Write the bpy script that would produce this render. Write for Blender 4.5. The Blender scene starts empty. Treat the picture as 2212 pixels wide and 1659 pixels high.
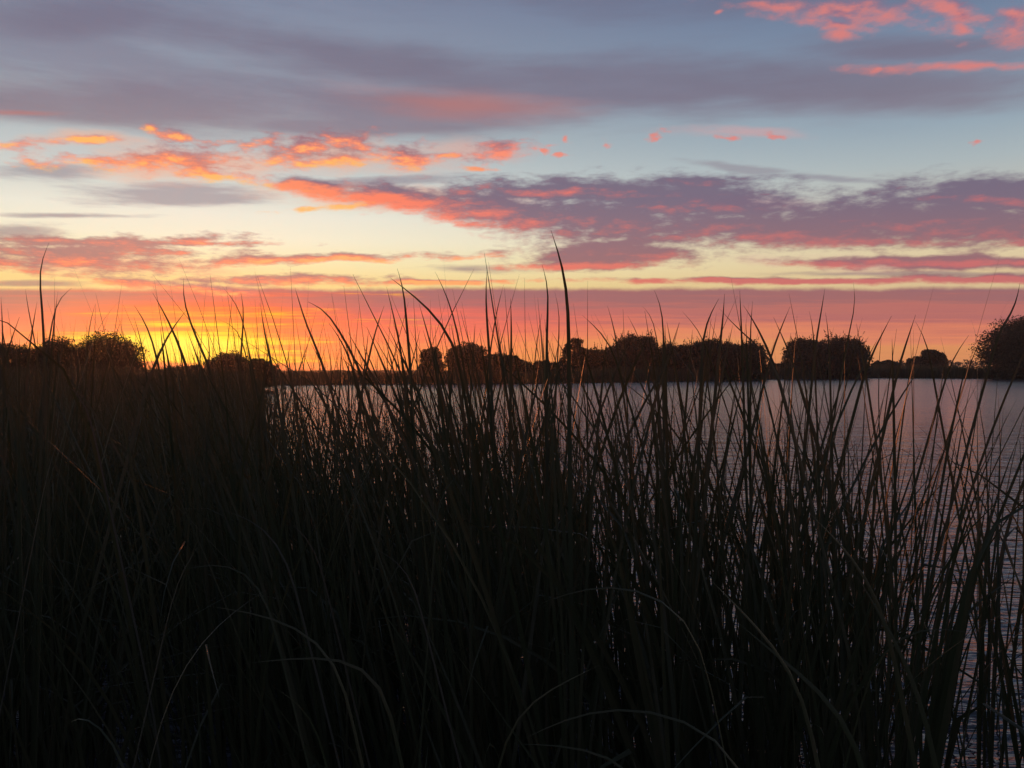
import bpy, math, random
import numpy as np
from mathutils import Vector

S = bpy.context.scene
COL = S.collection
random.seed(7)
RNG = np.random.default_rng(7)

# ------------------------------------------------------------------ camera
EYE = 2.0                      # metres above the lake
FPX = 1915.6                   # focal length in px of a 2212 px wide picture
HORIZ = 798.0                  # row of the horizon there
PITCH = math.atan((HORIZ - 829.5) / FPX)      # negative = up of centre -> camera looks down
cam_d = bpy.data.cameras.new('camera')
cam_d.sensor_width = 36.0
cam_d.lens = 36.0 * FPX / 2212.0
cam_d.clip_start = 0.05
cam_d.clip_end = 20000
cam = bpy.data.objects.new('camera', cam_d)
cam.location = (0, 0, EYE)
cam.rotation_euler = (math.radians(90) + PITCH, 0, 0)
COL.objects.link(cam)
S.camera = cam


def ray(X, Y):
    """direction of a picture point, scaled so that its depth (y) is 1"""
    a, b = (X - 1106.0) / FPX, (829.5 - Y) / FPX
    c, s = math.cos(PITCH), math.sin(PITCH)
    d = np.array([a, c - b * s, s + b * c])
    return d / d[1]


def at(X, Y, depth):
    return np.array([0, 0, EYE]) + ray(X, Y) * depth


def azel(X, Y):
    d = ray(X, Y)
    return math.degrees(math.atan2(d[0], d[1])), math.degrees(math.atan2(d[2], math.hypot(d[0], d[1])))


def lin(c):
    o = []
    for v in c:
        v = v / 255.0
        o.append(v / 12.92 if v <= 0.04045 else ((v + 0.055) / 1.055) ** 2.4)
    return (o[0], o[1], o[2], 1.0)


S.view_settings.view_transform = 'Standard'
S.view_settings.look = 'None'
S.view_settings.exposure = 0.0
S.view_settings.gamma = 1.0
S.view_settings.use_curve_mapping = False
S.render.engine = 'CYCLES'
S.cycles.max_bounces = 6
S.cycles.transparent_max_bounces = 8
S.cycles.use_denoising = True
S.cycles.sample_clamp_indirect = 3.0

SUN_AZ, SUN_EL = azel(412, 738)


# ------------------------------------------------------------------ node shorthand
class N:
    """a socket with arithmetic"""
    nt = None

    def __init__(self, s): self.s = s

    @staticmethod
    def node(t, **kw):
        n = N.nt.nodes.new(t)
        for k, v in kw.items(): setattr(n, k, v)
        return n

    @staticmethod
    def put(inp, v):
        if isinstance(v, N): N.nt.links.new(v.s, inp)
        else: inp.default_value = v

    @staticmethod
    def math(op, *a):
        n = N.node('ShaderNodeMath', operation=op)
        for i, v in enumerate(a): N.put(n.inputs[i], v)
        return N(n.outputs[0])

    def __add__(s, o): return N.math('ADD', s, o)
    __radd__ = __add__
    def __sub__(s, o): return N.math('SUBTRACT', s, o)
    def __rsub__(s, o): return N.math('SUBTRACT', o, s)
    def __mul__(s, o): return N.math('MULTIPLY', s, o)
    __rmul__ = __mul__
    def __truediv__(s, o): return N.math('DIVIDE', s, o)


def vec(x, y, z=0.0):
    n = N.node('ShaderNodeCombineXYZ')
    for i, v in enumerate((x, y, z)): N.put(n.inputs[i], v)
    return N(n.outputs[0])


def vmath(op, *a, out=0):
    n = N.node('ShaderNodeVectorMath', operation=op)
    for i, v in enumerate(a): N.put(n.inputs[i], v)
    return N(n.outputs[out])


def noise(v, detail=5.0, rough=0.55, scale=1.0, dist=0.0, color=False, dim='2D'):
    n = N.node('ShaderNodeTexNoise', noise_dimensions=dim)
    N.put(n.inputs['Vector'], v)
    n.inputs['Scale'].default_value = scale
    n.inputs['Detail'].default_value = detail
    n.inputs['Roughness'].default_value = rough
    n.inputs['Distortion'].default_value = dist
    return N(n.outputs['Color' if color else 'Fac'])


def step(v, a, b, lo=0.0, hi=1.0):
    n = N.node('ShaderNodeMapRange', interpolation_type='SMOOTHSTEP')
    N.put(n.inputs[0], v)
    for i, q in ((1, a), (2, b), (3, lo), (4, hi)): N.put(n.inputs[i], q)
    return N(n.outputs[0])


def mix(f, a, b):
    n = N.node('ShaderNodeMix', data_type='RGBA')
    N.put(n.inputs[0], f); N.put(n.inputs[6], a); N.put(n.inputs[7], b)
    return N(n.outputs[2])


def ramp(v, stops, lo, hi):
    """stops: [(value, srgb)]"""
    n = N.node('ShaderNodeValToRGB')
    cr = n.color_ramp
    N.put(n.inputs[0], (v - lo) * (1.0 / (hi - lo)))
    stops = sorted(stops, key=lambda q: q[0])
    while len(cr.elements) < len(stops): cr.elements.new(0.5)
    for e, (p, c) in zip(cr.elements, stops):
        e.position = (p - lo) / (hi - lo)
    for e, (p, c) in zip(cr.elements, stops):
        e.color = lin(c)
    return N(n.outputs[0])


# ------------------------------------------------------------------ sky
def blob_params(b):
    x0, y0, x1, y1, th = b
    a0, e0 = azel(x0, y0); a1, e1 = azel(x1, y1)
    cx, cy = (a0 + a1) / 2, (e0 + e1) / 2
    hl = max(math.hypot(a1 - a0, e1 - e0) / 2 * 1.12, 0.12)
    th_d = abs(azel((x0 + x1) / 2, (y0 + y1) / 2 - th)[1] - cy)
    return cx, cy, math.atan2(e1 - e0, a1 - a0), hl, th_d


CHAIN = [0.0]      # each step waits for the one before (its value rides along in an unused z), so few values are alive at once


def field(px, py, blobs):
    """1 on a cloud's spine falling to 0 at its rim, below 0 outside"""
    d = None
    for b in blobs:
        cx, cy, r, a, t = blob_params(b)
        m = N.node('ShaderNodeMapping', vector_type='TEXTURE')
        N.put(m.inputs[0], vec(px, py, CHAIN[0] if d is None else d))
        m.inputs[1].default_value = (cx, cy, 0)
        m.inputs[2].default_value = (0, 0, r)
        m.inputs[3].default_value = (a, t, 1e7)
        l = vmath('LENGTH', N(m.outputs[0]), out=1)
        d = l if d is None else N.math('SMOOTH_MIN', d, l, 0.25)
        CHAIN[0] = d
    return 1.0 - d


HIGH = [(-100, 195, 700, 235, 62), (500, 212, 1330, 228, 44), (250, 30, 1150, 160, 42), (1000, 185, 1650, 165, 58),
        (1450, 160, 2300, 190, 55), (1750, 100, 2300, 110, 40), (300, 255, 1100, 262, 12), (-100, 40, 420, 25, 45), (700, 130, 1300, 200, 40),
        (-150, 215, 260, 215, 50)]
HIGH_RED = [(720, 205, 1230, 238, 34), (-60, 240, 110, 238, 8)]
GREY = [(-50, 365, 240, 368, 20), (180, 425, 560, 430, 24), (-50, 469, 335, 464, 7), (-60, 497, 150, 495, 18),
        (300, 400, 520, 412, 14), (1480, 350, 1700, 372, 10), (1650, 378, 1950, 392, 9), (890, 576, 1115, 586, 10), (1650, 592, 2250, 590, 6),
        (-60, 615, 160, 614, 7), (640, 400, 1000, 380, 10)]
BAND = [(610, 394, 760, 418, 16), (720, 412, 1000, 440, 22), (900, 432, 1250, 478, 32), (1150, 462, 1500, 492, 46),
        (1300, 430, 1700, 450, 46), (1400, 485, 2000, 505, 30), (1700, 468, 2400, 480, 50), (1950, 425, 2400, 425, 40),
        (1180, 547, 1480, 540, 26), (1150, 574, 1390, 572, 10), (1020, 412, 1500, 405, 20), (1420, 398, 1580, 400, 18),
        (1780, 565, 2330, 566, 12), (1430, 607, 2000, 604, 5), (1960, 601, 2330, 602, 8)]
LEFT = [(-100, 548, 430, 562, 36), (-100, 524, 470, 519, 14), (300, 525, 570, 527, 6), (300, 562, 950, 552, 8),
        (430, 604, 800, 606, 11), (700, 610, 1100, 606, 5), (250, 612, 520, 628, 12)]
HALO = [(150, 345, 620, 356, 34), (560, 345, 1000, 335, 34), (640, 420, 1100, 430, 26), (960, 335, 1160, 330, 22), (1500, 435, 1760, 440, 18),
        (1480, 288, 1730, 292, 12), (60, 300, 280, 302, 14), (-60, 560, 460, 575, 20), (1690, 560, 2300, 572, 16)]
FIRE = [(60, 346, 340, 354, 15), (300, 356, 580, 392, 13), (300, 345, 480, 342, 32), (318, 288, 398, 296, 14),
        (318, 270, 350, 284, 9), (80, 302, 255, 300, 8), (-25, 317, 80, 311, 11), (545, 322, 820, 312, 28), (680, 302, 810, 306, 14),
        (560, 352, 810, 340, 14), (815, 338, 945, 342, 24), (1000, 338, 1145, 318, 20), (930, 338, 1010, 334, 8),
        (1000, 362, 1060, 366, 5), (620, 456, 790, 442, 6)]
PUFF = [(1396, 291, 1430, 290, 11), (1294, 313, 1320, 309, 8), (1163, 326, 1189, 328, 6), (1188, 334, 1228, 333, 6),
        (1548, 298, 1592, 300, 5), (1652, 293, 1704, 298, 8), (1206, 301, 1222, 298, 6), (2098, 314, 2126, 302, 6)]
PINK = [(1575, 8, 1800, 12, 10), (1690, 12, 1970, 46, 26), (1795, 78, 1862, 70, 10), (1985, 12, 2120, 42, 20),
        (2140, 80, 2240, 60, 28), (2180, 20, 2240, 30, 20), (1925, 146, 2330, 144, 9), (1880, 149, 1906, 147, 5),
        (1545, 26, 1562, 22, 6), (2060, 60, 2110, 66, 10), (1700, 40, 1900, 62, 10)]


def touches(p, a0, a1, e0, e1, m):
    cx, cy, r, a, t = p
    hx = (abs(a * math.cos(r)) + abs(t * math.sin(r))) * (1 + m) + 1.2
    hy = (abs(a * math.sin(r)) + abs(t * math.cos(r))) * (1 + m) + 0.8
    return cx + hx > a0 and cx - hx < a1 and cy + hy > e0 and cy - hy < e1


def make_sky():
    w = bpy.data.worlds.new('World')
    S.world = w
    w.use_nodes = True
    nt = w.node_tree
    nt.nodes.clear()
    N.nt = nt
    tc = N.node('ShaderNodeTexCoord')
    sep = N.node('ShaderNodeSeparateXYZ')
    nt.links.new(tc.outputs['Generated'], sep.inputs[0])
    dx, dy, dz = (N(sep.outputs[i]) for i in range(3))
    az = N.math('ARCTAN2', dx, dy) * 57.29578
    el = N.math('ARCSINE', dz) * 57.29578
    behind_stops = [(0, (92, 88, 104)), (8, (104, 96, 116)), (20, (84, 92, 118)), (45, (70, 78, 102)), (90, (60, 66, 88))]

    def clear(az, el):
        """the clear air between the clouds: pale and warm low down, blue above"""
        left = ramp(el, [(0, (245, 205, 130)), (5.4, (240, 214, 142)), (6.5, (243, 230, 176)), (8, (241, 236, 208)), (9.5, (232, 232, 216)),
                         (11, (206, 213, 206)), (12.5, (190, 200, 200)), (14.5, (170, 182, 187)), (17, (144, 156, 172)), (22, (126, 137, 160)), (36, (88, 98, 124)), (90, (60, 66, 88))], 0, 90)
        right = ramp(el, [(0, (200, 160, 120)), (5.4, (220, 194, 150)), (6.5, (224, 204, 164)), (8, (215, 202, 170)), (10, (190, 190, 182)),
                          (12, (170, 182, 186)), (14, (150, 168, 181)), (17, (130, 149, 171)), (22, (100, 117, 148)), (36, (80, 92, 118)), (90, (60, 66, 88))], 0, 90)
        return mix(step(az, -16, 30), left, right)

    def bank_layer(col, az, el):
        """the bank of stratus along the horizon, burning round the sun"""
        el = el / N.math('COSINE', N.math('MINIMUM', N.math('ABSOLUTE', az), 60.0) * 0.0174533)
        sun_e = SUN_EL / math.cos(math.radians(SUN_AZ))
        streak = noise(vec(az * 0.05, el * 0.95), 7, 0.62)
        fine = noise(vec(az * 0.11 + 4.0, el * 2.6), 7, 0.66)
        hair = noise(vec(az * 0.07 + 8.0, el * 5.0), 5, 0.6)
        elw = el + (streak - 0.5) * 2.3 + (fine - 0.5) * 1.7 + (hair - 0.5) * 0.8
        far = ramp(elw, [(-1, (150, 100, 92)), (-0.4, (186, 118, 92)), (0.3, (218, 142, 92)), (1.4, (230, 150, 94)), (2.1, (228, 136, 100)), (2.8, (208, 120, 102)), (3.3, (182, 108, 105)),
                         (3.9, (188, 112, 104)), (4.5, (162, 106, 107)), (5.6, (152, 106, 111)), (8, (146, 106, 114))], -1, 8)
        mid = ramp(elw, [(-1, (200, 100, 72)), (-0.4, (226, 118, 70)), (0.5, (246, 152, 72)), (1.3, (244, 136, 78)), (2.2, (240, 118, 84)), (3.0, (234, 106, 90)), (3.7, (196, 100, 100)),
                         (4.5, (160, 104, 108)), (8, (146, 106, 114))], -1, 8)
        b = mix(step(az, -6, 13), mid, far)
        daz = az - SUN_AZ
        de = el - sun_e
        g = lambda sx, sy, oy=0.0: N.math('EXPONENT', (daz * (1 / sx) * daz * (1 / sx) + (de - oy) * (1 / sy) * (de - oy) * (1 / sy)) * -1.0)
        wob = (streak - 0.5) * 2.0 + (fine - 0.5) * 1.4
        b = mix(step(g(10.0, 3.1, 0.4) + wob * 0.5, 0.1, 0.9), b, lin((238, 98, 62)))
        b = mix(step(g(8.6, 1.9, 0.0) + wob * 0.7, 0.22, 0.9), b, lin((255, 156, 26)))
        b = mix(step(g(6.8, 1.6, -0.2) + wob * 0.8, 0.28, 0.8), b, lin((255, 228, 22)))
        b = mix(step(g(4.6, 1.0, -0.3) + wob * 0.6, 0.35, 0.95), b, lin((255, 246, 70)))
        top = 5.25 + (noise(vec(az * 0.16, el * 0.3 + 9.0), 7, 0.65) - 0.5) * 0.75
        edge = step(el - top, -0.26, 0.14, 1.0, 0.0)
        return mix(edge * step(az, -28, -16, 0.86, 1.0), col, b)

    def tile(a0, a1, e0, e1):
        """everything that shows between two azimuths and two elevations"""
        CHAIN[0] = 0.0
        gt = bpy.data.node_groups.new('sky_part', 'ShaderNodeTree')
        gt.interface.new_socket('az', in_out='INPUT', socket_type='NodeSocketFloat')
        gt.interface.new_socket('el', in_out='INPUT', socket_type='NodeSocketFloat')
        gt.interface.new_socket('sky', in_out='OUTPUT', socket_type='NodeSocketShader')
        N.nt = gt
        gi = N.node('NodeGroupInput')
        az, el = N(gi.outputs[0]), N(gi.outputs[1])
        near = lambda blobs, m: [b for b in blobs if touches(blob_params(b), a0, a1, e0, e1, m)]
        col = clear(az, el)
        if e0 < 5.7:
            col = bank_layer(col, az, el)
        daz = az - SUN_AZ
        de = el - SUN_EL
        sd = N.math('SQRT', daz * daz + de * de)
        lit_col = ramp(sd, [(0, (255, 205, 90)), (9, (255, 172, 84)), (14, (255, 156, 92)), (20, (253, 138, 100)), (30, (240, 126, 108)), (42, (224, 128, 120))], 0, 42)

        def cloud(col, blobs, warp, ws, ns, namp, lo, hi, alpha, dark, lit=None, seed=0.0):
            """ws, ns: noise cells per degree across and up; lit: (reach, gain, bias, colour) of the light from below"""
            blobs = near(blobs, 0.2 + namp * 0.28)
            if not blobs: return col

            def dens(e):
                wx = noise(vec(az * ws[0] + seed, e * ws[1] + seed, CHAIN[0]), 3, 0.5)
                px = az + (wx - 0.5) * (warp * 3.0)
                wy = noise(vec(az * ws[0] + seed + 50.0, e * ws[1] + seed, wx), 3, 0.5)
                py = e + (wy - 0.5) * warp
                f = field(px, py, blobs)
                n = noise(vec(az * ns[0] + seed * 2, e * ns[1], f), 8, 0.62)
                CHAIN[0] = n
                return f + (n - 0.5) * namp
            d = dens(el)
            m = step(d, lo, hi)
            c = dark() if callable(dark) else dark
            if lit:
                d2 = dens(el - lit[0])
                rel = (d - d2) * lit[1] + lit[2]
                c = mix(step(rel, -0.15, 0.85), c, lit[3] if lit[3] else lit_col)
                if len(lit) > 4: c = mix(step(rel, 0.5, 1.15) * step(sd, 12, 26, 1.0, 0.0), c, lit[4])
            return mix(m * alpha, col, c)

        if e1 > 11:
            hi_dark = lambda: mix(noise(vec(az * 0.05, el * 0.28 + 3.0), 5, 0.6), ramp(el, [(11, (170, 158, 164)), (14, (140, 130, 146)), (17, (128, 124, 144)), (21, (116, 120, 144)), (30, (84, 88, 112))], 0, 30),
                                  ramp(el, [(11, (160, 140, 146)), (14, (122, 104, 118)), (17, (112, 102, 120)), (21, (108, 104, 124)), (30, (84, 88, 112))], 0, 30))
            veil = noise(vec(az * 0.03 + el * 0.03, el * 0.24), 6, 0.6)
            col = mix(step(veil, 0.42, 0.66) * step(el, 13, 16) * 0.5, col, hi_dark())
            col = cloud(col, HIGH, 1.0, (0.05, 0.16), (0.05, 0.34), 1.9, -0.35, 0.8, 0.80, hi_dark)
            col = cloud(col, HIGH_RED, 0.9, (0.07, 0.25), (0.06, 0.4), 1.6, -0.3, 1.0, 0.7, lin((184, 120, 116)), seed=3.0)
        col = cloud(col, GREY, 0.5, (0.12, 0.5), (0.11, 0.9), 2.2, -0.3, 0.75, 0.78, lambda: mix(step(el, 4, 11), lin((154, 128, 124)), lin((150, 148, 158))), seed=5.0)
        col = cloud(col, HALO, 0.9, (0.12, 0.4), (0.2, 0.7), 2.4, -0.5, 1.0, 0.55, lambda: mix(step(sd, 12, 30), lin((246, 176, 138)), lin((214, 160, 160))), seed=41.0)
        col = cloud(col, LEFT, 0.35, (0.20, 0.7), (0.40, 1.6), 2.9, -0.45, 0.6, 0.92, lin((158, 114, 118)), (0.36, 0.65, -0.02, lin((247, 128, 98)), lin((255, 176, 104))), seed=11.0)
        col = cloud(col, BAND, 0.5, (0.20, 0.6), (0.46, 1.5), 2.1, -0.7, 0.35, 0.93, lambda: mix(step(el + az * 0.03, 6.5, 11.5), lin((146, 98, 110)), lin((112, 98, 122))),
                    (0.45, 0.68, step(sd, 13, 27, 0.34, -0.17), ramp(sd, [(0, (255, 170, 90)), (14, (252, 126, 94)), (22, (234, 112, 98)), (34, (206, 104, 104)), (48, (200, 102, 106))], 0, 48)), seed=17.0)
        col = cloud(col, FIRE, 0.6, (0.30, 0.7), (0.55, 1.5), 3.2, -0.45, 0.85, 0.9, lambda: mix(step(el, 11.5, 13.6), lin((212, 122, 110)), lin((150, 104, 118))),
                    (0.5, 0.6, 0.22, ramp(sd, [(0, (255, 150, 84)), (14, (255, 138, 98)), (22, (252, 134, 108)), (30, (240, 130, 114)), (42, (226, 122, 114))], 0, 42), lin((255, 186, 92))), seed=23.0)
        col = cloud(col, PUFF, 0.5, (0.5, 0.9), (1.1, 2.2), 3.6, -0.35, 1.0, 0.8, lin((206, 140, 132)), (0.3, 0.5, 0.42, None), seed=37.0)
        col = cloud(col, PINK, 0.8, (0.22, 0.4), (0.36, 0.85), 3.6, -0.7, 1.3, 0.85, lin((160, 104, 124)), (0.7, 0.6, 0.36, None), seed=31.0)
        if a0 < -34 or a1 > 34:
            col = mix(step(N.math('ABSOLUTE', az), 40, 110), col, ramp(el, behind_stops, 0, 90))
        bg = N.node('ShaderNodeBackground')
        N.put(bg.inputs[0], col)
        go = N.node('NodeGroupOutput')
        gt.links.new(bg.outputs[0], go.inputs[0])
        return gt

    def choose(cond, low, high):
        n = N.node('ShaderNodeMixShader')
        N.put(n.inputs[0], cond)
        nt.links.new(low.s, n.inputs[1]); nt.links.new(high.s, n.inputs[2])
        return N(n.outputs[0])

    rows = []
    e_cuts = [-90, 5.75, 9.3, 12.2, 15.4, 27]
    a_cuts = [-60, -12, 4, 60]
    plain = N.node('ShaderNodeBackground')      # overhead and behind
    N.put(plain.inputs[0], mix(step(N.math('ABSOLUTE', az), 40, 110), clear(az, el), ramp(el, behind_stops, 0, 90)))
    plain = N(plain.outputs[0])
    front = plain
    for e0, e1 in reversed(list(zip(e_cuts[:-1], e_cuts[1:]))):
        row = None
        for a0, a1 in reversed(list(zip(a_cuts[:-1], a_cuts[1:]))):
            gt = tile(a0, a1, e0, e1)
            N.nt = nt
            gn = N.node('ShaderNodeGroup')
            gn.node_tree = gt
            N.put(gn.inputs[0], az); N.put(gn.inputs[1], el)
            t = N(gn.outputs[0])
            row = t if row is None else choose(N.math('GREATER_THAN', az, a1), t, row)
        front = choose(N.math('GREATER_THAN', el, e1), row, front)
    whole = choose(N.math('GREATER_THAN', N.math('ABSOLUTE', az), 60.0), front, plain)
    sky = N.node('ShaderNodeTexSky', sky_type='NISHITA')
    sky.sun_disc = False
    sky.sun_elevation = math.radians(max(SUN_EL, 0.5))
    sky.sun_rotation = math.radians(SUN_AZ)
    bg2 = N.node('ShaderNodeBackground')
    nt.links.new(sky.outputs[0], bg2.inputs[0])
    bg2.inputs[1].default_value = 0.002
    add = N.node('ShaderNodeAddShader')
    nt.links.new(whole.s, add.inputs[0]); nt.links.new(bg2.outputs[0], add.inputs[1])
    out = N.node('ShaderNodeOutputWorld')
    nt.links.new(add.outputs[0], out.inputs[0])
    w.cycles.sampling_method = 'MANUAL'
    w.cycles.sample_map_resolution = 512


make_sky()

sun_d = bpy.data.lights.new('sun', 'SUN')
sun_d.energy = 2.0
sun_d.angle = math.radians(2.5)
sun_d.color = (1.0, 0.24, 0.07)
sun = bpy.data.objects.new('sun', sun_d)
_sd = Vector((math.sin(math.radians(SUN_AZ)) * math.cos(math.radians(SUN_EL)), math.cos(math.radians(SUN_AZ)) * math.cos(math.radians(SUN_EL)), math.sin(math.radians(SUN_EL))))
sun.rotation_euler = _sd.to_track_quat('Z', 'Y').to_euler()
COL.objects.link(sun)


# ------------------------------------------------------------------ helpers
def mesh_object(name, V, F, mat, parent=None, smooth=True):
    me = bpy.data.meshes.new(name)
    me.from_pydata([tuple(map(float, v)) for v in V], [], F)
    me.materials.append(mat)
    if smooth: me.polygons.foreach_set('use_smooth', [True] * len(me.polygons))
    me.update()
    o = bpy.data.objects.new(name, me)
    COL.objects.link(o)
    if parent: o.parent = parent
    return o


def quads_object(name, V, mat, parent=None):
    """V: (n, 4, 3) separate quads, built fast"""
    n = len(V)
    me = bpy.data.meshes.new(name)
    me.vertices.add(n * 4); me.loops.add(n * 4); me.polygons.add(n)
    me.vertices.foreach_set('co', np.asarray(V, dtype=np.float32).reshape(-1))
    me.loops.foreach_set('vertex_index', np.arange(n * 4, dtype=np.int32))
    me.polygons.foreach_set('loop_start', np.arange(n, dtype=np.int32) * 4)
    me.polygons.foreach_set('loop_total', np.full(n, 4, dtype=np.int32))
    me.materials.append(mat)
    me.update(calc_edges=True)
    o = bpy.data.objects.new(name, me)
    COL.objects.link(o)
    if parent: o.parent = parent
    return o


def strips_object(name, V, mat):
    """V: (leaves, rings, across, 3) ribbons in one mesh"""
    M, R, A, _ = V.shape
    idx = np.arange(M * R * A).reshape(M, R, A)
    q = np.stack([idx[:, :-1, :-1], idx[:, :-1, 1:], idx[:, 1:, 1:], idx[:, 1:, :-1]], -1).reshape(-1, 4)
    me = bpy.data.meshes.new(name)
    n = len(q)
    me.vertices.add(M * R * A); me.loops.add(n * 4); me.polygons.add(n)
    me.vertices.foreach_set('co', V.astype(np.float32).reshape(-1))
    me.loops.foreach_set('vertex_index', q.astype(np.int32).reshape(-1))
    me.polygons.foreach_set('loop_start', np.arange(n, dtype=np.int32) * 4)
    me.polygons.foreach_set('loop_total', np.full(n, 4, dtype=np.int32))
    me.polygons.foreach_set('use_smooth', np.ones(n, dtype=bool))
    me.materials.append(mat)
    me.update(calc_edges=True)
    o = bpy.data.objects.new(name, me)
    COL.objects.link(o)
    return o


def thing(name, label, cat, loc, group=None):
    o = bpy.data.objects.new(name, None)
    o.empty_display_size = 0.2
    o.location = [float(v) for v in loc]
    COL.objects.link(o)
    o['label'] = label; o['category'] = cat
    if group: o['group'] = group
    return o


def material(name, build):
    m = bpy.data.materials.new(name)
    m.use_nodes = True
    m.node_tree.nodes.clear()
    N.nt = m.node_tree
    out = N.node('ShaderNodeOutputMaterial')
    sh = build()
    m.node_tree.links.new(sh.s, out.inputs[0])
    return m


def principled(color, rough=0.6, normal=None, spec=0.5, **kw):
    p = N.node('ShaderNodeBsdfPrincipled')
    N.put(p.inputs['Base Color'], color)
    N.put(p.inputs['Roughness'], rough)
    p.inputs['Specular IOR Level'].default_value = spec
    for k, v in kw.items(): p.inputs[k.replace('_', ' ')].default_value = v
    if normal is not None: N.put(p.inputs['Normal'], normal)
    return N(p.outputs[0])


def coords(kind='Object'):
    return N(N.node('ShaderNodeTexCoord').outputs[kind])


def bump(h, strength, dist, prev=None):
    b = N.node('ShaderNodeBump')
    N.put(b.inputs['Height'], h)
    b.inputs['Strength'].default_value = strength
    b.inputs['Distance'].default_value = dist
    if prev is not None: N.put(b.inputs['Normal'], prev)
    return N(b.outputs[0])


def scaled(v, s):
    return vmath('MULTIPLY', v, s)


def leafy(c0, c1, c2, translucent=0.3, rough=0.45, sc=(9, 9, 1.2)):
    def b():
        oi = N.node('ShaderNodeObjectInfo')
        pos = N(N.node('ShaderNodeNewGeometry').outputs['Position'])
        n = noise(scaled(pos, sc), 3, 0.6, dim='3D')
        n2 = noise(scaled(pos, (70, 70, 3)), 2, 0.5, dim='3D')
        c = mix(step(n + (N(oi.outputs['Random']) - 0.5) * 0.3, 0.38, 0.66), c0, c1)
        c = mix(step(n2, 0.55, 0.75) * 0.5, c, c2)
        p = principled(c, rough, spec=0.4)
        t = N.node('ShaderNodeBsdfTranslucent')
        N.put(t.inputs[0], c)
        m = N.node('ShaderNodeMixShader')
        m.inputs[0].default_value = translucent
        N.nt.links.new(p.s, m.inputs[1]); N.nt.links.new(t.outputs[0], m.inputs[2])
        return N(m.outputs[0])
    return b


M_REED = material('cattail_leaf', leafy((0.050, 0.064, 0.028, 1), (0.075, 0.078, 0.036, 1), (0.105, 0.085, 0.050, 1)))
M_GLINT = material('glint_cattail_leaf', leafy((0.060, 0.062, 0.042, 1), (0.080, 0.076, 0.052, 1), (0.06, 0.05, 0.035, 1)))  # sky glint of the pale arched leaves, painted into a greyer leaf colour
M_TREE = material('foliage', leafy((0.030, 0.038, 0.016, 1), (0.045, 0.052, 0.020, 1), (0.055, 0.052, 0.024, 1), 0.08, 0.6, (0.5, 0.5, 0.5)))
M_BARK = material('bark', lambda: principled(mix(noise(scaled(coords(), (4, 4, 1)), 4, 0.6, dim='3D'), (0.05, 0.04, 0.03, 1), (0.11, 0.09, 0.07, 1)), 0.9))
M_GROUND = material('marsh_ground', lambda: principled(mix(noise(scaled(coords(), (0.6, 0.6, 0.6)), 8, 0.65, dim='3D'), (0.035, 0.030, 0.018, 1), (0.055, 0.058, 0.026, 1)), 0.95,
                                                      bump(noise(scaled(coords(), (5, 5, 5)), 5, 0.6, dim='3D'), 0.6, 0.08)))


def water_shader():
    c = coords()
    sep = N.node('ShaderNodeSeparateXYZ')
    N.nt.links.new(c.s, sep.inputs[0])
    far = step(N(sep.outputs[1]), 3.0, 60.0)
    a = noise(scaled(c, (1.6, 5.2, 1)), 3, 0.55, dist=0.4)
    b = noise(scaled(c, (0.30, 1.0, 1)), 3, 0.5)
    d = noise(scaled(c, (5.5, 14.0, 1)), 2, 0.5)
    calm = 1.0 - far * 0.3
    n = bump(b * calm, 1.0, 0.10)
    n = bump(a * calm, 1.0, 0.034, n)
    n = bump(d * calm, 1.0, 0.008, n)
    return principled((0.045, 0.048, 0.056, 1), far * 0.15 + 0.03, n, 0.5, IOR=1.333)


M_WATER = material('lake_water', water_shader)

# ------------------------------------------------------------------ ground and lake
SHX = [-3000, 300, 590, 900, 1200, 1450, 1700, 1900, 2130, 2300, 2800, 5000]
SHD = [118, 118, 118, 123, 128, 152, 184, 210, 194, 180, 140, 100]


def far_shore(X): return np.interp(X, SHX, SHD)


def land(x, y):
    """metres into the land (negative = into the lake)"""
    yy = np.maximum(y, 0.5)
    X = 1106 + x / yy * FPX
    f1 = y - far_shore(X) + 1.5 * np.sin(x * 0.31) + 0.8 * np.sin(x * 0.83 + 1)
    f2 = np.minimum((-0.277 * y - 0.5 - x) * 0.96, y - 27 + 0.6 * np.sin(x))
    f3 = 1.35 - y + 0.15 * np.sin(x * 1.7)
    return np.maximum(np.maximum(f1, f2), f3)


def ground_z(x, y):
    return np.clip(land(x, y) * 0.16, -0.9, 0.33)


def make_ground():
    u = np.linspace(-1, 1, 181)
    xs = np.sinh(u * 7.2) / np.sinh(7.2) * 640
    v = np.linspace(-0.35, 1, 231)
    ys = np.sinh(v * 7.6) / np.sinh(7.6) * 640
    gx, gy = np.meshgrid(xs, ys)
    z = ground_z(gx, gy)
    n, m = gx.shape
    V = np.stack([gx, gy, z], -1)
    idx = np.arange(n * m).reshape(n, m)
    F = np.stack([idx[:-1, :-1], idx[:-1, 1:], idx[1:, 1:], idx[1:, :-1]], -1).reshape(-1, 4).tolist()
    o = mesh_object('ground', V.reshape(-1, 3), F, M_GROUND)
    o['kind'] = 'structure'
    w = mesh_object('lake', [(-420, 0.2, 0), (420, 0.2, 0), (420, 260, 0), (-420, 260, 0)], [(0, 1, 2, 3)], M_WATER)
    w['kind'] = 'structure'


make_ground()


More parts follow.
